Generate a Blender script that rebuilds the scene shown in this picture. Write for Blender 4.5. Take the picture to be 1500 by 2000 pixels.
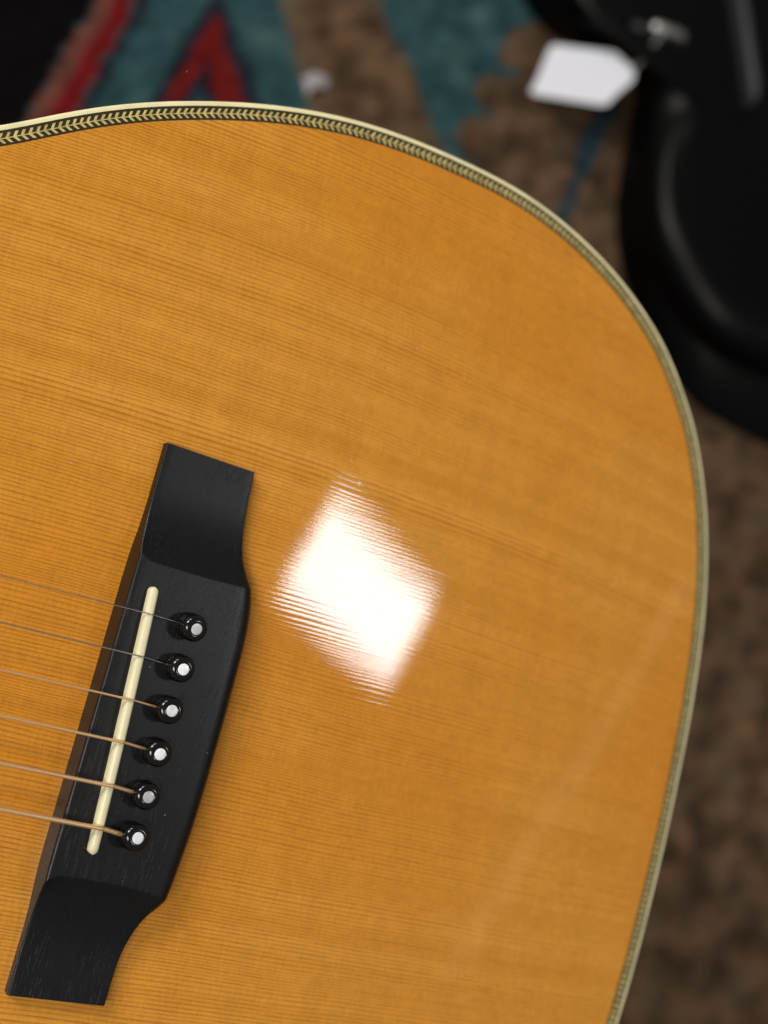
import bpy, math, random
import numpy as np
from mathutils import Matrix, Vector, noise as mnoise

for o in list(bpy.data.objects):
    bpy.data.objects.remove(o)
sc = bpy.context.scene
COL = sc.collection
random.seed(4)
MM = 0.001

# ------------------------------------------------------------------ camera
# world: Z up, rug at z = 0, metres
M = Matrix(((0.97990, 0.05077, 0.19293), (0.0, -0.96707, 0.25449), (0.19950, -0.24938, -0.94763)))
CAM_H = 0.90025
cam_d = bpy.data.cameras.new('camera')
cam = bpy.data.objects.new('camera', cam_d)
COL.objects.link(cam)
cx, cy, cz = M.col[0].copy(), -M.col[1].copy(), -M.col[2].copy()
mw = Matrix((cx, cy, cz)).transposed().to_4x4()
mw.translation = Vector((0, 0, CAM_H))
cam.matrix_world = mw
cam_d.sensor_fit = 'VERTICAL'
cam_d.sensor_height = 24.0
cam_d.lens = 2500.2 / 2000 * 24.0
cam_d.clip_start = 0.02
cam_d.clip_end = 50
cam_d.dof.use_dof = True
cam_d.dof.focus_distance = 0.347
cam_d.dof.aperture_fstop = cam_d.lens / 6.8
cam_d.dof.aperture_blades = 0
sc.camera = cam

# ------------------------------------------------------------------ light
w = bpy.data.worlds.new('World')
sc.world = w
w.use_nodes = True
bgn = w.node_tree.nodes['Background']
bgn.inputs[0].default_value = (1.0, 0.95, 0.88, 1)
bgn.inputs[1].default_value = 0.17

def panel(name, loc, sx, sy, rz, radiance, col=(1, 0.965, 0.91), shape='RECTANGLE', aim=None):
    d = bpy.data.lights.new(name, 'AREA')
    d.shape = shape
    d.size = sx
    d.size_y = sy
    area = sx * sy if shape == 'RECTANGLE' else math.pi * sx * sx / 4
    d.energy = radiance * math.pi * area
    d.color = col
    o = bpy.data.objects.new(name, d)
    COL.objects.link(o)
    o.location = loc
    o.rotation_euler = (0, 0, rz)
    if aim is not None:
        o.rotation_euler = (Vector(loc) - Vector(aim)).to_track_quat('Z', 'Y').to_euler()
    return o

panel('ceiling_panel_lamp', (2.905, -0.666, 2.9), 0.775, 0.37, math.radians(-28), 21, col=(0.955, 0.98, 1.0))
panel('ceiling_panel_lamp', (-0.95, 1.05, 2.15), 0.8, 0.4, math.radians(-28), 29)
panel('ceiling_panel_lamp', (-0.75, -0.75, 2.9), 1.2, 0.6, math.radians(-28), 14)
panel('ceiling_panel_lamp', (-0.70, 2.60, 2.9), 1.2, 0.6, math.radians(-28), 16)  # added panel, placed to put a sheen on the case shoulder
panel('ceiling_strip_lamp', (4.92, -1.50, 2.9), 2.43, 0.02, math.radians(53.2), 3.2)

vs = sc.view_settings
vs.view_transform = 'Standard'
vs.look = 'None'
vs.exposure = 0.12
vs.gamma = 1.0
vs.use_curve_mapping = False
sc.cycles.use_denoising = True
sc.cycles.max_bounces = 6
sc.cycles.sample_clamp_indirect = 6.0

# ------------------------------------------------------------------ helpers
def new_mat(name):
    m = bpy.data.materials.new(name)
    m.use_nodes = True
    nt = m.node_tree
    return m, nt, nt.nodes['Principled BSDF']

class NB:
    """small node-graph builder"""
    def __init__(s, nt):
        s.nt = nt
    def val(s, v):
        return v
    def link(s, a, b):
        if isinstance(a, (int, float)):
            b.default_value = a
        elif isinstance(a, tuple):
            b.default_value = a
        else:
            s.nt.links.new(a, b)
    def m(s, op, a, b=None, c=None, clamp=False):
        n = s.nt.nodes.new('ShaderNodeMath')
        n.operation = op
        n.use_clamp = clamp
        s.link(a, n.inputs[0])
        if b is not None:
            s.link(b, n.inputs[1])
        if c is not None:
            s.link(c, n.inputs[2])
        return n.outputs[0]
    def ramp(s, v, a, b, lo=0.0, hi=1.0):
        n = s.nt.nodes.new('ShaderNodeMapRange')
        n.interpolation_type = 'SMOOTHSTEP'
        s.link(v, n.inputs[0])
        n.inputs[1].default_value = a
        n.inputs[2].default_value = b
        n.inputs[3].default_value = lo
        n.inputs[4].default_value = hi
        return n.outputs[0]
    def xyz(s, x, y, z=0.0):
        n = s.nt.nodes.new('ShaderNodeCombineXYZ')
        s.link(x, n.inputs[0])
        s.link(y, n.inputs[1])
        s.link(z, n.inputs[2])
        return n.outputs[0]
    def sep(s, v):
        n = s.nt.nodes.new('ShaderNodeSeparateXYZ')
        s.link(v, n.inputs[0])
        return n.outputs
    def noise(s, v, scale=1.0, detail=2.0, rough=0.5, dim='3D'):
        n = s.nt.nodes.new('ShaderNodeTexNoise')
        n.noise_dimensions = dim
        if dim == '1D':
            s.link(v, n.inputs['W'])
        else:
            s.link(v, n.inputs['Vector'])
        n.inputs['Scale'].default_value = scale
        n.inputs['Detail'].default_value = detail
        n.inputs['Roughness'].default_value = rough
        return n.outputs[0]
    def mix(s, f, a, b, blend='MIX'):
        n = s.nt.nodes.new('ShaderNodeMix')
        n.data_type = 'RGBA'
        n.blend_type = blend
        s.link(f, n.inputs[0])
        s.link(a, n.inputs[6])
        s.link(b, n.inputs[7])
        return n.outputs[2]
    def obj(s):
        return s.nt.nodes.new('ShaderNodeTexCoord').outputs['Object']
    def vm(s, op, a, b=None):
        n = s.nt.nodes.new('ShaderNodeVectorMath')
        n.operation = op
        s.link(a, n.inputs[0])
        if b is not None:
            if op == 'SCALE':
                s.link(b, n.inputs[3])
            else:
                s.link(b, n.inputs[1])
        return n.outputs[0]
    def bump(s, h, dist, strength=1.0):
        n = s.nt.nodes.new('ShaderNodeBump')
        n.inputs['Strength'].default_value = strength
        n.inputs['Distance'].default_value = dist
        s.link(h, n.inputs['Height'])
        return n.outputs[0]

def mesh_obj(name, verts, faces, mat, parent=None, smooth=True, sharp=None, scale=MM):
    me = bpy.data.meshes.new(name)
    me.from_pydata([(v[0] * scale, v[1] * scale, v[2] * scale) for v in verts], [], faces)
    me.materials.append(mat)
    if smooth:
        me.shade_smooth()
        if sharp is not None:
            me.set_sharp_from_angle(angle=math.radians(sharp))
    me.update()
    o = bpy.data.objects.new(name, me)
    COL.objects.link(o)
    if parent is not None:
        o.parent = parent
    return o

def tag(o, label=None, cat=None, group=None, kind=None):
    if label: o['label'] = label
    if cat: o['category'] = cat
    if group: o['group'] = group
    if kind: o['kind'] = kind
    return o

def catmull(P, per=8, closed=False):
    P = np.array(P, float)
    n = len(P)
    out = []
    rng = range(n if closed else n - 1)
    for i in rng:
        if closed:
            p0, p1, p2, p3 = P[(i - 1) % n], P[i], P[(i + 1) % n], P[(i + 2) % n]
        else:
            p0, p1, p2, p3 = P[max(i - 1, 0)], P[i], P[i + 1], P[min(i + 2, n - 1)]
        for k in range(per):
            t = k / per
            out.append(0.5 * ((2 * p1) + (-p0 + p2) * t + (2 * p0 - 5 * p1 + 4 * p2 - p3) * t * t + (-p0 + 3 * p1 - 3 * p2 + p3) * t ** 3))
    if not closed:
        out.append(P[-1])
    return np.array(out)

def resample(P, n, closed=True):
    Q = np.vstack([P, P[:1]]) if closed else P
    s = np.r_[0, np.cumsum(np.linalg.norm(np.diff(Q, axis=0), axis=1))]
    t = np.linspace(0, s[-1], n + 1)[:-1] if closed else np.linspace(0, s[-1], n)
    return np.c_[np.interp(t, s, Q[:, 0]), np.interp(t, s, Q[:, 1])], s[-1]

def inpoly(x, y, poly):
    c = np.zeros(x.shape, bool)
    n = len(poly)
    for i in range(n):
        x0, y0 = poly[i]
        x1, y1 = poly[(i + 1) % n]
        if y0 == y1:
            continue
        hit = ((y0 > y) != (y1 > y)) & (x < (x1 - x0) * (y - y0) / (y1 - y0) + x0)
        c ^= hit
    return c

# ------------------------------------------------------------------ materials
def spruce_material():
    m, nt, P = new_mat('amber lacquered spruce')
    b = NB(nt)
    co = b.vm('SCALE', b.obj(), 1000.0)
    x, y, z = b.sep(co)
    yp = b.m('MAXIMUM', y, 0.0)
    # grain lines fan slightly away from the centre seam
    ax = b.m('SUBTRACT', b.m('MULTIPLY', x, 0.00066), b.m('MULTIPLY', b.m('MULTIPLY', x, x), 3.55e-6))
    v = b.m('SUBTRACT', b.m('ADD', y, b.m('MULTIPLY', x, 0.0175)), b.m('MULTIPLY', yp, ax))
    wav = b.noise(b.xyz(b.m('MULTIPLY', x, 0.016), b.m('MULTIPLY', y, 0.03)), 1.0, 2.0)
    v = b.m('ADD', v, b.m('MULTIPLY', b.m('SUBTRACT', wav, 0.5), 2.2))
    n1 = b.noise(b.m('MULTIPLY', v, 0.04), 1.0, 1.0, 0.5, '1D')
    n1b = b.noise(b.m('MULTIPLY', v, 0.31), 1.0, 0.0, 0.5, '1D')
    u = b.m('ADD', b.m('MULTIPLY', v, 0.90), b.m('ADD', b.m('MULTIPLY', n1, 9.0), b.m('MULTIPLY', n1b, 0.45)))
    fr = b.m('FRACT', u)
    idn = b.m('FLOOR', u)
    late = b.m('MULTIPLY', b.ramp(fr, 0.40, 0.86), b.ramp(fr, 0.92, 1.0, 1.0, 0.0))
    wn = nt.nodes.new('ShaderNodeTexWhiteNoise')
    wn.noise_dimensions = '1D'
    b.link(idn, wn.inputs['W'])
    st_line = b.m('MULTIPLY_ADD', wn.outputs[0], 0.26, 0.48)
    brk = b.noise(b.xyz(b.m('MULTIPLY', x, 0.12), b.m('MULTIPLY', v, 0.5)), 1.0, 2.0)
    st = b.m('MULTIPLY', st_line, b.ramp(brk, 0.28, 0.62, 0.45, 1.0))
    band = b.noise(b.m('MULTIPLY', v, 0.09), 1.0, 2.0, 0.5, '1D')
    col = b.mix(b.ramp(band, 0.3, 0.7), (0.600, 0.250, 0.024, 1), (0.675, 0.296, 0.038, 1))
    tone = b.noise(b.xyz(b.m('MULTIPLY', x, 0.008), b.m('MULTIPLY', y, 0.010), 8.3), 1.0, 2.0)
    col = b.mix(b.ramp(tone, 0.40, 0.66), col, (0.615, 0.238, 0.019, 1))
    col = b.mix(b.m('MULTIPLY', late, st), col, (0.30, 0.094, 0.003, 1))
    # medullary silk: short streaks across the grain
    silk = b.noise(b.xyz(b.m('MULTIPLY', x, 0.95), b.m('MULTIPLY', y, 0.26)), 1.0, 3.0, 0.6)
    silk2 = b.noise(b.xyz(b.m('MULTIPLY', x, 0.13), b.m('MULTIPLY', y, 0.035)), 1.0, 2.0, 0.55)
    fine = b.noise(b.xyz(b.m('MULTIPLY', x, 1.6), b.m('MULTIPLY', y, 2.6)), 1.0, 2.0, 0.6)
    g = b.m('ADD', b.m('MULTIPLY', b.m('SUBTRACT', silk, 0.5), 0.38), b.m('MULTIPLY', b.m('SUBTRACT', silk2, 0.5), 0.20))
    g = b.m('ADD', g, b.m('MULTIPLY', b.m('SUBTRACT', fine, 0.5), 0.42))
    g = b.m('ADD', 1.0, g)
    col = b.mix(1.0, col, b.xyz(g, b.m('POWER', g, 1.15), b.m('POWER', g, 1.3)), 'MULTIPLY')
    nt.links.new(col, P.inputs['Base Color'])
    P.inputs['Roughness'].default_value = 0.55
    P.inputs['Specular IOR Level'].default_value = 0.03
    P.inputs['Coat Weight'].default_value = 1.0
    P.inputs['Coat IOR'].default_value = 1.5
    P.inputs['Coat Roughness'].default_value = 0.036
    # lacquer sunk over the grain: tilt the coat normal across each growth ring
    geo = nt.nodes.new('ShaderNodeNewGeometry')
    vt = nt.nodes.new('ShaderNodeVectorTransform')
    vt.vector_type = 'VECTOR'
    vt.convert_from = 'OBJECT'
    vt.convert_to = 'WORLD'
    vt.inputs[0].default_value = (0, 1, 0)
    wave = b.m('SINE', b.m('MULTIPLY', fr, 2 * math.pi))
    tilt = b.m('MULTIPLY', b.m('MULTIPLY', wave, st_line), 0.0165)
    slow = b.noise(b.xyz(b.m('MULTIPLY', x, 0.03), b.m('MULTIPLY', v, 0.45)), 1.0, 2.0)
    tilt = b.m('ADD', tilt, b.m('MULTIPLY', b.m('SUBTRACT', slow, 0.5), 0.007))
    nrm = b.vm('NORMALIZE', b.vm('ADD', geo.outputs['Normal'], b.vm('SCALE', vt.outputs[0], tilt)))
    nt.links.new(nrm, P.inputs['Coat Normal'])
    return m

def simple(name, col, rough, spec=0.5, coat=0.0, coat_rough=0.05, metallic=0.0, var=0.0, vscale=900.0, bump=0.0):
    m, nt, P = new_mat(name)
    b = NB(nt)
    c4 = (*col, 1)
    if var > 0 or bump > 0:
        n = b.noise(b.obj(), vscale, 3.0, 0.55)
        lo = tuple(max(0, c * (1 - var)) for c in col) + (1,)
        hi = tuple(c * (1 + var) for c in col) + (1,)
        nt.links.new(b.mix(b.ramp(n, 0.25, 0.75), lo, hi), P.inputs['Base Color'])
        if bump > 0:
            nt.links.new(b.bump(n, bump), P.inputs['Normal'])
    else:
        P.inputs['Base Color'].default_value = c4
    P.inputs['Roughness'].default_value = rough
    P.inputs['Specular IOR Level'].default_value = spec
    P.inputs['Coat Weight'].default_value = coat
    P.inputs['Coat Roughness'].default_value = coat_rough
    P.inputs['Metallic'].default_value = metallic
    return m

def ebony_material():
    m, nt, P = new_mat('oiled ebony')
    b = NB(nt)
    co = b.vm('SCALE', b.obj(), 1000.0)
    x, y, z = b.sep(co)
    g = b.noise(b.xyz(b.m('MULTIPLY', x, 1.9), b.m('MULTIPLY', y, 0.13), z), 1.0, 4.0, 0.65)
    f = b.noise(b.xyz(b.m('MULTIPLY', x, 5.0), b.m('MULTIPLY', y, 2.0), z), 1.0, 2.0, 0.6)
    pore = b.ramp(g, 0.56, 0.68)
    area = b.noise(b.xyz(b.m('MULTIPLY', x, 0.06), b.m('MULTIPLY', y, 0.03)), 1.0, 2.0)
    col = b.mix(b.ramp(g, 0.3, 0.7), (0.0016, 0.0016, 0.0022, 1), (0.0042, 0.0040, 0.0046, 1))
    col = b.mix(b.m('MULTIPLY', pore, b.ramp(area, 0.42, 0.6)), col, (0.0015, 0.0013, 0.0013, 1))
    nt.links.new(col, P.inputs['Base Color'])
    nt.links.new(b.ramp(f, 0.2, 0.8, 0.32, 0.44), P.inputs['Roughness'])
    h = b.m('SUBTRACT', b.m('MULTIPLY', f, 0.35), b.m('MULTIPLY', pore, b.ramp(area, 0.36, 0.6)))
    nt.links.new(b.bump(h, 0.00003, 1.0), P.inputs['Normal'])
    P.inputs['Specular IOR Level'].default_value = 0.42
    return m

MAT = {}
MAT['spruce'] = spruce_material()
MAT['ebony'] = ebony_material()
MAT['binding'] = simple('aged ivory binding', (0.80, 0.72, 0.42), 0.35, 0.3, 0.6, 0.08, var=0.09, vscale=120)
MAT['purf_dark'] = simple('dark purfling wood', (0.026, 0.019, 0.004), 0.45, 0.3, 0.5, 0.08, var=0.35, vscale=1500)
MAT['purf_light'] = simple('pale purfling wood', (0.54, 0.43, 0.16), 0.45, 0.3, 0.5, 0.08, var=0.30, vscale=420)
MAT['side'] = simple('dark rosewood', (0.045, 0.018, 0.009), 0.3, 0.5, 0.8, 0.06, var=0.4, vscale=60)
MAT['bone'] = simple('cream bone saddle', (0.74, 0.68, 0.44), 0.38, 0.4, 0.25, 0.2, var=0.04, vscale=250, bump=0.00002)
MAT['pin'] = simple('polished black pin', (0.004, 0.0035, 0.0035), 0.14, 0.38, 0.25, 0.05)
MAT['bronze'] = simple('phosphor bronze winding', (1.0, 0.64, 0.33), 0.32, 0.5, metallic=0.75)
MAT['steel'] = simple('plain steel', (0.50, 0.48, 0.46), 0.28, 0.5, metallic=1.0)
MAT['case'] = simple('black case vinyl', (0.0005, 0.0005, 0.0006), 0.36, 0.14, var=0.3, vscale=400, bump=0.00003)
MAT['latch'] = simple('dull nickel', (0.45, 0.44, 0.43), 0.35, 0.5, metallic=1.0)
MAT['handle'] = simple('grey plastic', (0.035, 0.035, 0.038), 0.4, 0.4)
MAT['paper'] = simple('white card', (0.66, 0.67, 0.73), 0.75, 0.2, var=0.03, vscale=200)
MAT['cotton'] = simple('white cotton string', (0.6, 0.6, 0.58), 0.9, 0.1)

def pearl_material(k):
    m, nt, P = new_mat('pearl inlay')
    b = NB(nt)
    n = b.noise(b.vm('ADD', b.vm('SCALE', b.obj(), 1000.0), (k * 7.3, k * 3.1, 0.0)), 0.9, 2.0)
    base = [(0.50, 0.52, 0.54), (0.86, 0.84, 0.86), (0.62, 0.64, 0.64), (0.78, 0.78, 0.76), (0.40, 0.42, 0.42), (0.70, 0.72, 0.76)][k]
    hi = (min(1, base[0] * 1.22), min(1, base[1] * 1.22), min(1, base[2] * 1.25), 1)
    nt.links.new(b.mix(b.ramp(n, 0.2, 0.8), (base[0] * .9, base[1] * .92, base[2] * .92, 1), hi), P.inputs['Base Color'])
    P.inputs['Roughness'].default_value = 0.25
    P.inputs['Coat Weight'].default_value = 0.5
    return m

# ------------------------------------------------------------------ floor and rug
def floor_material():
    m, nt, P = new_mat('brown carpet')
    b = NB(nt)
    n = b.noise(b.obj(), 55.0, 4.0, 0.6)
    nt.links.new(b.mix(b.ramp(n, 0.3, 0.7), (0.035, 0.022, 0.012, 1), (0.10, 0.062, 0.036, 1)), P.inputs['Base Color'])
    P.inputs['Roughness'].default_value = 1.0
    P.inputs['Specular IOR Level'].default_value = 0.05
    return m

fl = mesh_obj('floor', [(-3, -3, -0.012), (4, -3, -0.012), (4, 4, -0.012), (-3, 4, -0.012)], [(0, 1, 2, 3)], floor_material(), smooth=False, scale=1.0)
tag(fl, kind='structure')

RED = [(-36, 675), (-22, 679), (-18, 651), (-56, 548), (-69, 510), (-88, 506), (-75, 546), (-32, 649)]
FRINGE = [(-50, 674), (-32, 677), (-29, 650), (-70, 546), (-85, 507), (-102, 505), (-89, 544), (-46, 647)]
DARK = [(-20, 679), (-9, 681), (-7, 653), (-46, 549), (-62, 510), (-70, 509), (-53, 548), (-16, 651)]
BLACK = [(-460, 730), (-45, 690), (-47, 648), (-91, 544), (-104, 506), (-460, 440)]
CHEV_OUT = [(42, 664), (49, 665), (66, 621), (88, 566), (97, 538), (-14, 524), (-2, 559), (16, 607)]
CHEV_RED = [(42, 647), (47, 648), (58, 611), (73, 564), (79, 540), (54, 537), (47, 575), (39, 606), (21, 560), (14, 533), (-1, 530), (7, 560), (25, 606)]
CHEV_IN = [(39, 604), (46, 578), (54, 537), (14, 532), (24, 570)]
CHEV_CORE = [(38, 589), (42, 567), (45, 536), (25, 533), (32, 566)]
BAND = [(93, 697), (172, 709), (178, 680), (200, 630), (222, 571), (238, 536), (138, 524), (121, 575), (103, 640), (97, 668)]
TAN = [(93, 697), (108, 699), (114, 651), (125, 601), (138, 524), (130, 523), (121, 575), (103, 640), (97, 668)]
BRIGHT = [(321, 684), (293, 667), (280, 649), (284, 633), (299, 629), (293, 624), (272, 623), (259, 607), (265, 592), (284, 590), (276, 584), (254, 583), (240, 564), (247, 545), (261, 531), (238, 480), (328, 480), (365, 589), (382, 610), (429, 616), (433, 692)]
STRIPE = [(368, 612), (388, 615), (371, 575), (342, 508), (325, 470), (315, 480), (336, 524)]

def build_rug():
    x0, x1, y0, y1, step = -430, 950, -330, 1010, 5.0
    nx = int((x1 - x0) / step) + 1
    ny = int((y1 - y0) / step) + 1
    gx, gy = np.meshgrid(np.linspace(x0, x1, nx), np.linspace(y0, y1, ny))
    X, Y = gx.ravel(), gy.ravel()
    # wobble of the woven outlines
    wob = np.array([(mnoise.noise(Vector((a * .05, c * .05, 1.7))), mnoise.noise(Vector((a * .05, c * .05, 9.1)))) for a, c in zip(X, Y)])
    wx, wy = X + wob[:, 0] * 4, Y + wob[:, 1] * 4
    mott = np.array([mnoise.fractal(Vector((a * .042, c * .042, 4.2)), 1.0, 2.0, 4) for a, c in zip(X, Y)])
    mot2 = np.array([mnoise.fractal(Vector((a * .085, c * .085, 14.2)), 1.0, 2.0, 3) for a, c in zip(X, Y)])
    brown = np.array([0.098, 0.060, 0.035])
    C = np.tile(brown, (len(X), 1))
    teal = np.array([0.026, 0.066, 0.074])
    # teal field beyond the border line
    field = (wy > 488 + 0.12 * wx) & (wx < 330)
    C[field] = teal
    C[field] += np.clip(mott[field, None], 0, 1) * np.array([0.025, 0.030, 0.018])
    def fill(poly, col):
        C[inpoly(wx, wy, poly)] = col
    brm = brown * np.array([1, .98, .95])
    fill(BAND, brm)
    fill(TAN, (0.115, 0.082, 0.050))
    fill(BRIGHT, brown)
    fill(STRIPE, (0.022, 0.044, 0.055))
    fill(DARK, (0.012, 0.016, 0.024))
    fill(BLACK, (0.0035, 0.0028, 0.0030))
    fill(FRINGE, (0.115, 0.040, 0.028))
    fill(RED, (0.145, 0.008, 0.009))
    fill(CHEV_OUT, (0.012, 0.016, 0.026))
    fill(CHEV_RED, (0.125, 0.009, 0.008))
    fill(CHEV_IN, (0.012, 0.018, 0.028))
    fill(CHEV_CORE, (0.028, 0.066, 0.082))
    isb = (np.abs(C - brown).sum(1) < 0.02)
    C[isb] *= (1 + np.clip(mott[isb] * 1.3 + mot2[isb] * .5, -.8, 1.3) * 0.64)[:, None]
    warm = np.clip(mot2, -1, 1)
    C[isb] *= np.c_[1 + warm * .22, np.ones(len(X)), 1 + -warm * .12][isb]
    C[~isb] *= np.clip(1 + mot2[~isb] * .45 + mott[~isb] * .25, .3, 2)[:, None]
    C = np.clip(C, 0.001, 1)
    Z = mott * 2.2 + mot2 * 1.2
    verts = np.c_[X, Y, Z * 1.0].tolist()
    faces = [(j * nx + i, j * nx + i + 1, (j + 1) * nx + i + 1, (j + 1) * nx + i) for j in range(ny - 1) for i in range(nx - 1)]
    m, nt, P = new_mat('woven wool pile')
    b = NB(nt)
    at = nt.nodes.new('ShaderNodeAttribute')
    at.attribute_name = 'wool'
    n = b.noise(b.obj(), 700.0, 3.0, 0.7)
    nt.links.new(b.mix(1.0, at.outputs['Color'], b.mix(b.ramp(n, .25, .75), (.6, .6, .6, 1), (1.35, 1.35, 1.35, 1)), 'MULTIPLY'), P.inputs['Base Color'])
    P.inputs['Roughness'].default_value = 1.0
    P.inputs['Specular IOR Level'].default_value = 0.05
    nt.links.new(b.bump(n, 0.002), P.inputs['Normal'])
    o = mesh_obj('rug', verts, faces, m)
    ca = o.data.color_attributes.new('wool', 'FLOAT_COLOR', 'POINT')
    buf = np.c_[C, np.ones(len(C))].astype(np.float32).ravel()
    ca.data.foreach_set('color', buf)
    tag(o, 'worn brown and teal rug with red chevron stripes under everything', 'rug')
build_rug()

# ------------------------------------------------------------------ acoustic guitar
R = Matrix(((0.83016, 0.25285, 0.49688), (0.28731, -0.95781, 0.00738), (0.47779, 0.13663, -0.86779)))
T = Vector((-80.496, 53.58, 347.585)) * MM
guitar = bpy.data.objects.new('acoustic_guitar', None)
COL.objects.link(guitar)
guitar.empty_display_size = 0.1
GM = (M @ R).to_4x4()
GM.translation = M @ T + Vector((0, 0, CAM_H))
guitar.matrix_world = GM
tag(guitar, 'amber spruce acoustic guitar body with black bridge and herringbone edge', 'guitar')

KD = 2.6 / 200 ** 2
def dome(x, y):
    return -KD * ((x - 12) ** 2 + y ** 2)

HALF = [(219.5, 0), (219.2, 22), (218.4, 44), (216.8, 63), (215.1, 76.9), (212.5, 90.6), (209, 104.1), (202.7, 121.6), (192.4, 141.2), (182.9, 153.4), (168.2, 167.9), (150.5, 179.1), (134, 186.3), (118.5, 190.9), (103.5, 193.8), (88, 195), (69, 194.6), (49.3, 193), (31, 190.1), (14.2, 185.7), (-1.6, 180.1), (-16.3, 173.7), (-30.2, 166.7), (-43.2, 159), (-55.3, 150.6), (-66.8, 142.2), (-90, 128), (-112, 120), (-130, 118), (-150, 119.5), (-180, 127), (-210, 136), (-235, 141.3), (-256, 141), (-272, 132), (-281, 110), (-284, 70), (-284.6, 0)]
loop = HALF + [(x, -y) for x, y in HALF[-2:0:-1]]
fine, PERIM = resample(catmull(loop, 10, True), 1400)
def smooth_loop(P, it):
    for _ in range(it):
        P = 0.5 * P + 0.25 * (np.roll(P, 1, 0) + np.roll(P, -1, 0))
    return P
fine = smooth_loop(fine, 40)
OUT, PERIM = resample(fine, 1400)
tan_ = np.roll(OUT, -1, 0) - np.roll(OUT, 1, 0)
tan_ /= np.linalg.norm(tan_, axis=1)[:, None]
NRM = np.c_[-tan_[:, 1], tan_[:, 0]]
if ((OUT.mean(0) - OUT[0]) @ NRM[0]) < 0:
    NRM = -NRM
NO = len(OUT)
def off(d):
    return OUT + NRM * d

def sweep(name, prof, mat, parent, sharp=40, closed=False):
    """prof: list of (inward offset, height above dome)"""
    verts, faces = [], []
    k = len(prof)
    for d, h in prof:
        P = off(d)
        for x, y in P:
            verts.append((x, y, dome(x, y) + h))
    for a in range(k - 1 if not closed else k):
        for i in range(NO):
            j = (i + 1) % NO
            verts_a, verts_b = a * NO, ((a + 1) % k) * NO
            faces.append((verts_a + i, verts_a + j, verts_b + j, verts_b + i))
    return mesh_obj(name, verts, faces, mat, parent, True, sharp)

B_W, P_W = 1.5, 4.05           # binding and purfling widths
# soundboard: rings from the soundhole out to the purfling
SH = np.array([-150.0, 0.0])
inner = off(B_W + P_W)
ang = np.arctan2(inner[:, 1], inner[:, 0] - SH[0])
hole = np.c_[SH[0] + 51 * np.cos(ang), 51 * np.sin(ang)]
NR = 60
verts, faces = [], []
for r in range(NR + 1):
    t = r / NR
    for (hx, hy), (ix, iy) in zip(hole[::2], inner[::2]):
        x, y = hx + (ix - hx) * t, hy + (iy - hy) * t
        verts.append((x, y, dome(x, y)))
n2 = len(hole[::2])
for r in range(NR):
    for i in range(n2):
        j = (i + 1) % n2
        faces.append((r * n2 + i, r * n2 + j, (r + 1) * n2 + j, (r + 1) * n2 + i))
for i in range(n2):           # thickness at the hole
    x, y, z = verts[i]
    verts.append((x, y, z - 2.8))
base = (NR + 1) * n2
for i in range(n2):
    j = (i + 1) % n2
    faces.append((base + i, base + j, j, i))
sb = mesh_obj('soundboard', verts, faces, MAT['spruce'], guitar, True, 50)
# orientation: make normals point out of the top
if sb.data.polygons[0].normal.z < 0:
    sb.data.flip_normals()

def fix_up(o):
    zs = sum(p.normal.z * p.area for p in o.data.polygons)
    if zs < 0:
        o.data.flip_normals()
    return o

fix_up(sweep('binding', [(0.15, -7.0), (0.0, -6.0), (0.0, -0.75), (0.12, -0.35), (0.42, -0.07), (0.8, 0.0), (B_W, 0.0), (B_W, -0.5)], MAT['binding'], guitar))
fix_up(sweep('purfling', [(B_W, -0.012), (B_W + P_W, -0.012)], MAT['purf_dark'], guitar))
sweep('side', [(0.3, -105.0), (0.2, -60.0), (0.16, -6.9)], MAT['side'], guitar)
# back: shallow arch
bv = [(x, y, dome(x, y) - 105) for x, y in off(0.3)[::4]] + [(0, 0, -112)]
nb = len(bv) - 1
mesh_obj('back', bv, [(i, nb, (i + 1) % nb) for i in range(nb)], MAT['side'], guitar)

# herringbone: slanted pale ticks either side of a thin centre line
S = np.r_[0, np.cumsum(np.linalg.norm(np.diff(np.vstack([OUT, OUT[:1]]), axis=0), axis=1))]
OUTc, NRMc = np.vstack([OUT, OUT[:1]]), np.vstack([NRM, NRM[:1]])
def at_edge(s, d, h):
    s = s % S[-1]
    x = np.interp(s, S, OUTc[:, 0]) + np.interp(s, S, NRMc[:, 0]) * d
    y = np.interp(s, S, OUTc[:, 1]) + np.interp(s, S, NRMc[:, 1]) * d
    return (x, y, dome(x, y) + h)
# direction: ticks open toward the tail on the treble side
pitch = S[-1] / round(S[-1] / 2.08)
tv, tf = [], []
d_c = B_W + 2.12              # centre line
for k in range(int(round(S[-1] / pitch))):
    s0 = k * pitch
    for (da, db, sl, wd) in ((d_c - 0.14, B_W + 0.74, 1.00, 0.84), (d_c + 0.14, d_c + 1.32, 0.95, 0.80)):
        js = random.uniform(-.06, .06)
        jw = random.uniform(-.07, .07)
        sg = -1
        q = [at_edge(s0 + js, da, 0.006), at_edge(s0 + js + sg * (wd + jw), da, 0.006), at_edge(s0 + js + sg * (sl + wd + jw), db, 0.006), at_edge(s0 + js + sg * sl, db, 0.006)]
        n = len(tv)
        tv += q
        tf.append((n, n + 1, n + 2, n + 3))
nl = 900
for k in range(nl):
    a0, a1 = S[-1] * k / nl, S[-1] * (k + 1) / nl
    n = len(tv)
    tv += [at_edge(a0, d_c - 0.13, 0.004), at_edge(a1, d_c - 0.13, 0.004), at_edge(a1, d_c + 0.13, 0.004), at_edge(a0, d_c + 0.13, 0.004)]
    tf.append((n, n + 1, n + 2, n + 3))
hb = fix_up(mesh_obj('herringbone', tv, tf, MAT['purf_light'], guitar, False))
hb['kind'] = 'stuff'
for p in hb.data.polygons:
    pass

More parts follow.
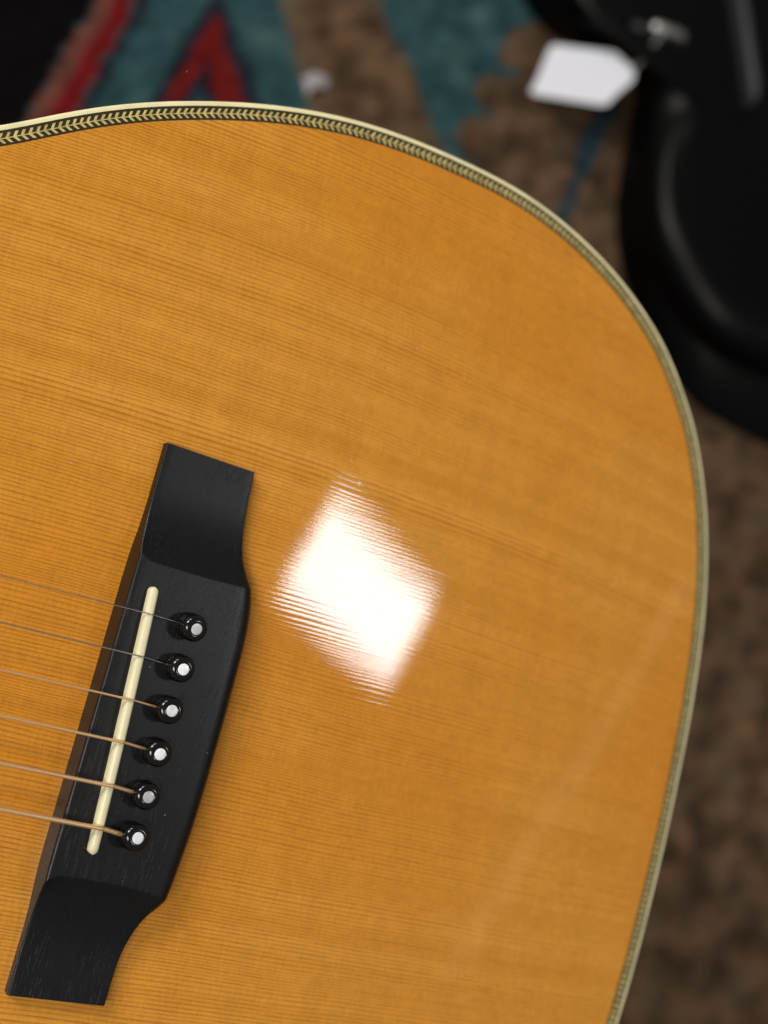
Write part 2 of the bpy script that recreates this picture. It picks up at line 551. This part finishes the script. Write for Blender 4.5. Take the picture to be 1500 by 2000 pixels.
# ---- bridge
BACK = np.array([(-77, 27.0), (-66, 27.2), (-60, 27.9), (-55, 29.3), (-51, 31.0), (-47, 33.0), (-42, 35.0), (-34, 36.3), (-20, 37.2), (0, 37.5), (20, 37.5), (30, 37.2), (37, 36.4), (42, 34.9), (46.5, 32.6), (51, 30.5), (57, 29.0), (66, 28.0), (77, 27.2)])
def x_back(y):
    return float(np.interp(y, bsy, bsx))
_b = catmull(BACK, 10)
bsy, bsx = _b[:, 0], _b[:, 1]
RID = 43.0
def z_top(y):
    a = abs(y)
    if a <= RID:
        return 8.7 - 0.25 * (a / RID) ** 2
    q = min(max((68.0 - a) / (68.0 - RID), 0), 1)
    return 3.0 + 5.45 * q ** 2.5
ys = list(np.linspace(-76.0, -RID - 0.35, 46)) + [-RID - 0.12, -RID + 0.12] + list(np.linspace(-RID + 0.5, RID - 0.5, 60)) + [RID - 0.12, RID + 0.12] + list(np.linspace(RID + 0.35, 76.0, 46))
verts, faces = [], []
for y in ys:
    a = abs(y)
    zt = z_top(y)
    wgt = min(max((60 - a) / 25, 0), 1)
    wgt = wgt * wgt * (3 - 2 * wgt)
    xf = -0.2 - 0.9 * wgt
    lean = 0.15 * wgt
    xb = x_back(y)
    rf = 0.4 + 0.5 * wgt
    rb = 0.45 + 4.2 * wgt
    hb_ = 0.45 + 3.4 * wgt
    zb = dome(xf, y) - 0.6
    row = [(xf, zb)]
    row.append((xf + lean, zt - rf))
    for k in range(1, 6):
        th = math.pi / 2 * k / 6
        row.append((xf + lean + rf * (1 - math.cos(th)), zt - rf + rf * math.sin(th)))
    row.append((xf + lean + rf, zt))
    xs0, xs1 = xf + lean + rf, xb - rb
    for k in range(1, 12):
        row.append((xs0 + (xs1 - xs0) * k / 12, zt))
    for k in range(0, 8):
        th = math.pi / 2 * k / 7
        row.append((xs1 + rb * math.sin(th), zt - hb_ * (1 - math.cos(th))))
    row.append((xb, dome(xb, y) - 0.6))
    # the ridge bows outward towards the belly side and curls over the front edge
    wr = math.exp(-((a - RID) / 6.0) ** 2) * (1 if y > 0 else -1)
    for x, z in row:
        u = (x - xf) / (xb - xf)
        verts.append((x, y + wr * ((0.5 if y > 0 else 2.3) * u ** 4 + 2.2 * max(0.0, 1 - u / 0.10) ** 2 - 0.9 * u * (1 - u)), z))
nr = len(row)
for r in range(len(ys) - 1):
    for i in range(nr - 1):
        faces.append((r * nr + i, (r + 1) * nr + i, (r + 1) * nr + i + 1, r * nr + i + 1))
faces.append(tuple(range(nr - 1, -1, -1)))
last = (len(ys) - 1) * nr
faces.append(tuple(last + i for i in range(nr)))
bridge = mesh_obj('bridge', verts, faces, MAT['ebony'], guitar, True, 24)
fix_up(bridge)

# ---- saddle
sa, sbm = np.array([5.2, 36.4]), np.array([9.0, -35.8])
dv = (sbm - sa) / np.linalg.norm(sbm - sa)
nv = np.array([dv[1], -dv[0]])
if nv[0] > 0:
    nv = -nv
L_ = np.linalg.norm(sbm - sa)
hw_ = 1.3
verts, faces, rows = [], [], []
def sad_half(t):
    e = min(t, L_ - t)
    return hw_ if e >= hw_ else math.sqrt(max(hw_ ** 2 - (hw_ - e) ** 2, 0.0009))
ts = [0.002, .08, .25, .5, .8, 1.1, 1.4] + list(np.linspace(2, L_ - 2, 50)) + [L_ - q for q in (1.4, 1.1, .8, .5, .25, .08, .002)]
for t in ts:
    e = min(t, L_ - t)
    h = sad_half(t)
    c = (t / L_ - .5) * 2
    top = 11.75 - 0.9 * c * c - (0.5 * (1 - min(e / 2.2, 1)) ** 2)
    prof = [(-h, 7.6), (-h, top - .75), (-h * .9, top - .35), (-h * .6, top - .08), (0, top), (h * .5, top - .12), (h * .85, top - .5), (h, top - 1.0), (h, 7.6)]
    for d, z in prof:
        p = sa + dv * t + nv * d
        verts.append((p[0], p[1], z))
k = 9
for r in range(len(ts) - 1):
    for i in range(k - 1):
        faces.append((r * k + i, r * k + i + 1, (r + 1) * k + i + 1, (r + 1) * k + i))
sad = mesh_obj('saddle', verts, faces, MAT['bone'], bridge, True, 50)
fix_up(sad)

# ---- bridge pins with pearl dots
PIN = [(18.0, 28.8), (18.1, 17.1), (18.3, 5.4), (18.4, -6.1), (18.6, -17.9), (18.4, -29.3)]
def lathe(prof, n=40, cap=True):
    v, f = [], []
    for r, z in prof:
        for i in range(n):
            a = 2 * math.pi * i / n
            v.append((r * math.cos(a), r * math.sin(a), z))
    for j in range(len(prof) - 1):
        for i in range(n):
            k = (i + 1) % n
            f.append((j * n + i, j * n + k, (j + 1) * n + k, (j + 1) * n + i))
    if cap:
        f.append(tuple((len(prof) - 1) * n + i for i in range(n)))
    return v, f
pv, pf = lathe([(2.5, -1.5), (2.75, 0.1), (3.2, 0.35), (3.42, 0.9), (3.42, 1.5), (3.2, 2.0), (3.0, 2.3), (3.08, 2.55), (3.3, 3.0), (3.42, 3.6), (3.36, 4.2), (3.1, 4.75), (2.65, 5.15), (2.1, 5.33), (1.56, 5.36), (1.5, 5.30)])
pv = [(x * 1.10, y * 1.10, z * 1.12) for x, y, z in pv]
dv_, df_ = lathe([(1.60, 5.8), (1.60, 5.98), (1.5, 6.04), (1.0, 6.07), (0.4, 6.08)])
for k, (x, y) in enumerate(PIN):
    p = mesh_obj('bridge_pin', pv, pf, MAT['pin'], guitar, True, 60)
    sink = [0.0, 0.3, 0.1, 0.45, 0.8, 0.2][k]
    p.location = (x * MM, y * MM, (z_top(y) - sink) * MM)
    p.rotation_euler = (math.radians(random.uniform(-5, 5)), math.radians(random.uniform(-4, 5)), random.uniform(0, 6))
    d = mesh_obj('pearl_dot', dv_, df_, pearl_material(k), p, True, 60)

# ---- strings
DIA = [0.30, 0.42, 0.62, 0.84, 1.08, 1.34]
SX = [6.0, 6.6, 7.0, 7.5, 8.0, 8.4]
SY = [29.0, 17.5, 5.8, -5.5, -17.2, -28.5]
def string_path(k):
    r = DIA[k] / 2
    c = ((SY[k]) / 36.0)
    zs = 11.75 - 0.9 * c * c + r
    px, py = PIN[k]
    zp = z_top(py)
    ex = px - 3.05
    pts = [(ex + 0.9, py + 0.1, zp - 1.2), (ex + 0.45, py, zp + 0.5 + r), (ex - 0.1, py, zp + 1.15 + r)]
    pts += [(SX[k] + 1.0, SY[k], zs - 0.25), (SX[k] + 0.2, SY[k], zs), (SX[k] - 1.0, SY[k], zs + 0.02)]
    for X in (-40, -110, -200, -284):
        pts.append((X, SY[k] * (1 - 0.00040 * (SX[k] - X)), zs + 0.010 * (SX[k] - X)))
    return pts
for k in range(6):
    pts = np.array(string_path(k))
    s = np.r_[0, np.cumsum(np.linalg.norm(np.diff(pts, axis=0), axis=1))]
    wound = k >= 2
    pit = [0, 0, 0.17, 0.22, 0.27, 0.33][k]
    if wound:
        n = int(150 / (pit / 2))
        t = np.r_[np.linspace(0, 150, n), np.linspace(150.5, s[-1], 30)]
    else:
        t = np.r_[np.linspace(0, 20, 60), np.linspace(21, s[-1], 40)]
    P = np.c_[[np.interp(t, s, pts[:, i]) for i in range(3)]].T
    # ease the corners
    nv_ = 10
    verts, faces = [], []
    T_ = np.gradient(P, axis=0)
    T_ /= np.linalg.norm(T_, axis=1)[:, None]
    for i, (p, tt) in enumerate(zip(P, T_)):
        r = DIA[k] / 2
        if wound and t[i] < 150:
            r *= (1.04 if i % 2 else 0.84)
        u1 = np.cross(tt, (0, 1, 0.001))
        u1 /= np.linalg.norm(u1)
        u2 = np.cross(tt, u1)
        for a in range(nv_):
            th = 2 * math.pi * a / nv_
            q = p + (u1 * math.cos(th) + u2 * math.sin(th)) * r
            verts.append(tuple(q))
    for i in range(len(P) - 1):
        for a in range(nv_):
            c = (a + 1) % nv_
            faces.append((i * nv_ + a, i * nv_ + c, (i + 1) * nv_ + c, (i + 1) * nv_ + a))
    mesh_obj('string', verts, faces, MAT['bronze'] if wound else MAT['steel'], guitar, True)

# dust specks lying on the lacquer and the bridge, plus one larger pale fleck
FLECK = (63.0, 83.8)
dvs, dfs = [], []
for k in range(150):
    x, y = random.uniform(-60, 200), random.uniform(-90, 180)
    if k == 0:
        x, y = FLECK
    on_b = 0 < x < 36 and abs(y) < 42
    z0 = (z_top(y) if on_b else dome(x, y))
    if (0 < x < 38 and 42 <= abs(y) < 77) or (math.hypot(x, y) > 190):
        continue
    r = random.uniform(0.05, 0.13) * (1.5 if random.random() < .12 else 1)
    l = r * random.uniform(1, 2.2)
    if k == 0:
        r, l = 0.55, 0.75
    a = random.uniform(0, 6.28)
    n = len(dvs)
    for (p, q, h) in ((l, 0, 0), (0, r, 0), (-l, 0, 0), (0, -r, 0), (0, 0, r)):
        dvs.append((x + p * math.cos(a) - q * math.sin(a), y + p * math.sin(a) + q * math.cos(a), z0 + h + .01))
    dfs += [(n, n + 1, n + 4), (n + 1, n + 2, n + 4), (n + 2, n + 3, n + 4), (n + 3, n, n + 4)]
du = mesh_obj('dust', dvs, dfs, simple('pale dust', (0.75, 0.68, 0.55), 0.8, 0.2), guitar, False)
du['kind'] = 'stuff'

# fingerboard end and neck past the soundhole (outside the picture)
def box(name, x0, x1, y0, y1, z0, z1, mat, parent, taper=1.0):
    v = [(x0, y0, z0), (x1, y0 * taper, z0), (x1, y1 * taper, z0), (x0, y1, z0), (x0, y0, z1), (x1, y0 * taper, z1), (x1, y1 * taper, z1), (x0, y1, z1)]
    f = [(3, 2, 1, 0), (4, 5, 6, 7), (0, 1, 5, 4), (1, 2, 6, 5), (2, 3, 7, 6), (3, 0, 4, 7)]
    return mesh_obj(name, v, f, mat, parent, False)
fb = box('fingerboard', -430, -205, -27.5, 27.5, -3.5, 5.0, MAT['ebony'], guitar)
box('neck', -430, -284.5, -26, 26, -24, -3.6, MAT['side'], guitar)

# ------------------------------------------------------------------ black case
BASE = [(295, 718), (312, 682), (332, 663), (361, 657), (396, 652), (400, 627), (391, 582), (381, 538), (376, 500), (378, 459), (390, 420), (410, 377), (434, 344), (468, 325), (507, 310), (587, 293), (695, 404), (735, 708), (652, 907), (498, 936), (347, 880), (296, 774)]  # contact outline, flared at the tail end to stand in for floor shadow
TOP = [(322, 668), (335, 642), (356, 627), (379, 623), (399, 619), (396, 590), (389, 551), (385, 513), (387, 483), (394, 458), (407, 438), (423, 423), (441, 413), (462, 407), (486, 404), (538, 409), (605, 458), (635, 661), (580, 809), (450, 832), (349, 793), (319, 714)]
Bc, Tc = smooth_loop(catmull(BASE, 8, True), 12), smooth_loop(catmull(TOP, 8, True), 40)
cen = Tc.mean(0)
case = bpy.data.objects.new('guitar_case', None)
COL.objects.link(case)
case.location = (0.5, 0.6, 0)
tag(case, 'black rounded guitar case lying on the rug behind the guitar', 'case')
def ring_mesh(name, rings, mat, parent, cap=True, sharp=35):
    n = len(rings[0][0])
    v, f = [], []
    for P, z in rings:
        v += [(p[0] - 500, p[1] - 600, z) for p in P]
    for j in range(len(rings) - 1):
        for i in range(n):
            k = (i + 1) % n
            f.append((j * n + i, j * n + k, (j + 1) * n + k, (j + 1) * n + i))
    if cap:
        v.append((*(rings[-1][0].mean(0) - [500, 600]), rings[-1][1]))
        c = len(v) - 1
        f += [((len(rings) - 1) * n + i, (len(rings) - 1) * n + (i + 1) % n, c) for i in range(n)]
    o = mesh_obj(name, v, f, mat, parent, True, sharp)
    fix_up(o)
    return o
def lerp(t):
    return Bc + (Tc - Bc) * t
shell = [(lerp(0.0), 3.0), (lerp(0.12), 12), (lerp(0.42), 27), (lerp(0.47), 29)]  # case wall; its wide black slope also fills in shade on the rug
ring_mesh('lower_shell', shell, MAT['case'], case, cap=False)
lid = [(lerp(0.47), 29.3)]
for k in range(11):
    th = math.pi / 2 * k / 10
    P = lerp(0.52)
    P = P + (cen - P) / np.linalg.norm(cen - P, axis=1)[:, None] * (40 * (1 - math.cos(th)))
    lid.append((P, 34 + 27 * math.sin(th)))
P = lid[-1][0]
lid.append((cen + (P - cen) * .6, 62.5))
lid.append((cen + (P - cen) * .2, 64))
ring_mesh('lid', lid, MAT['case'], case)

def capsule_box(name, p0, p1, width, z, h, mat, parent):
    """rounded bar between two ground points"""
    a, c = np.array(p0, float) - [500, 600], np.array(p1, float) - [500, 600]
    d = (c - a) / np.linalg.norm(c - a)
    n = np.array([-d[1], d[0]])
    ring = []
    for k in range(24):
        th = 2 * math.pi * k / 24
        e = c if math.cos(th) > 0 else a
        ring.append(e + d * math.cos(th) * width / 2 + n * math.sin(th) * width / 2)
    ring = np.array(ring)
    m_ = (a + c) / 2
    rings = [(ring, z), (ring, z + h * .55), (m_ + (ring - m_) * .93, z + h * .85), (m_ + (ring - m_) * .8, z + h)]
    v, f = [], []
    for P, zz in rings:
        v += [(q[0], q[1], zz) for q in P]
    for j in range(3):
        for i in range(24):
            k = (i + 1) % 24
            f.append((j * 24 + i, j * 24 + k, (j + 1) * 24 + k, (j + 1) * 24 + i))
    f.append(tuple(72 + i for i in range(24)))
    o = mesh_obj(name, v, f, mat, parent, True, 50)
    fix_up(o)
    return o
lt = capsule_box('latch', (392, 638), (414, 632), 10, 56, 14, MAT['latch'], case)
capsule_box('hinge_knob', (378, 640), (381, 639), 9, 54, 10, MAT['handle'], lt)
capsule_box('latch', (446, 410), (476, 406), 13, 42, 14, MAT['handle'], case)
capsule_box('handle', (463, 700), (470, 580), 8, 62, 18, MAT['handle'], case)

# ------------------------------------------------------------------ price tag and scrap
TAG = [(303.3, 604.7), (315.9, 638), (319.9, 640.9), (366.7, 627.4), (379.2, 610.7), (380.8, 604.3), (378.7, 597.6), (365.7, 586.1), (359.8, 578.9), (355.2, 577.6), (303, 594.4), (299.3, 598.1)]
tagp = np.array(TAG, float)
tagp = tagp.mean(0) + (tagp - tagp.mean(0)) * .96
tr = bpy.data.objects.new('price_tag', None)
COL.objects.link(tr)
tr.location = (0.345, 0.615, 0.0)
tag(tr, 'blank white card tag with clipped corners beside the black case', 'tag')
def tz(x, y):
    return 16 + (x - 295) * .40
v = [(x - 345, y - 615, tz(x, y) + 0.35) for x, y in tagp] + [(x - 345, y - 615, tz(x, y)) for x, y in tagp]
n = len(tagp)
f = [tuple(range(n)), tuple(range(2 * n - 1, n - 1, -1))] + [(i, n + i, n + (i + 1) % n, (i + 1) % n) for i in range(n)]
card = mesh_obj('card', v, f, MAT['paper'], tr, False)
fix_up(card)
# string from the tag to the latch
path = catmull([(376 - 345, 606 - 615, 49.5), (386 - 345, 616 - 615, 58), (394 - 345, 628 - 615, 66), (400 - 345, 636 - 615, 71)], 6)
v, f = [], []
for q in path:
    for a in range(6):
        th = a * math.pi / 3
        v.append((q[0] + .5 * math.cos(th), q[1] + .5 * math.sin(th), q[2]))
for i in range(len(path) - 1):
    for a in range(6):
        c = (a + 1) % 6
        f.append((i * 6 + a, i * 6 + c, i * 6 + 6 + c, i * 6 + 6 + a))
mesh_obj('tag_string', v, f, MAT['cotton'], tr)

SCR = [(116, 596), (126, 601), (137, 599), (136, 590), (124, 587), (120, 578)]
v = [(x, y, 5 + 3 * math.sin(i * 1.9)) for i, (x, y) in enumerate(SCR)] + [(x, y, 4.2 + 3 * math.sin(i * 1.9)) for i, (x, y) in enumerate(SCR)]
f = [tuple(range(6)), tuple(range(11, 5, -1))] + [(i, 6 + i, 6 + (i + 1) % 6, (i + 1) % 6) for i in range(6)]
scr = mesh_obj('paper_scrap', [(a - 126, b_ - 591, c) for a, b_, c in v], f, simple('grey paper', (0.30, 0.28, 0.29), 0.8, 0.2), None, False)
scr.location = (0.126, 0.591, 0)
tag(scr, 'small pale scrap on the brown band of the rug', 'scrap')
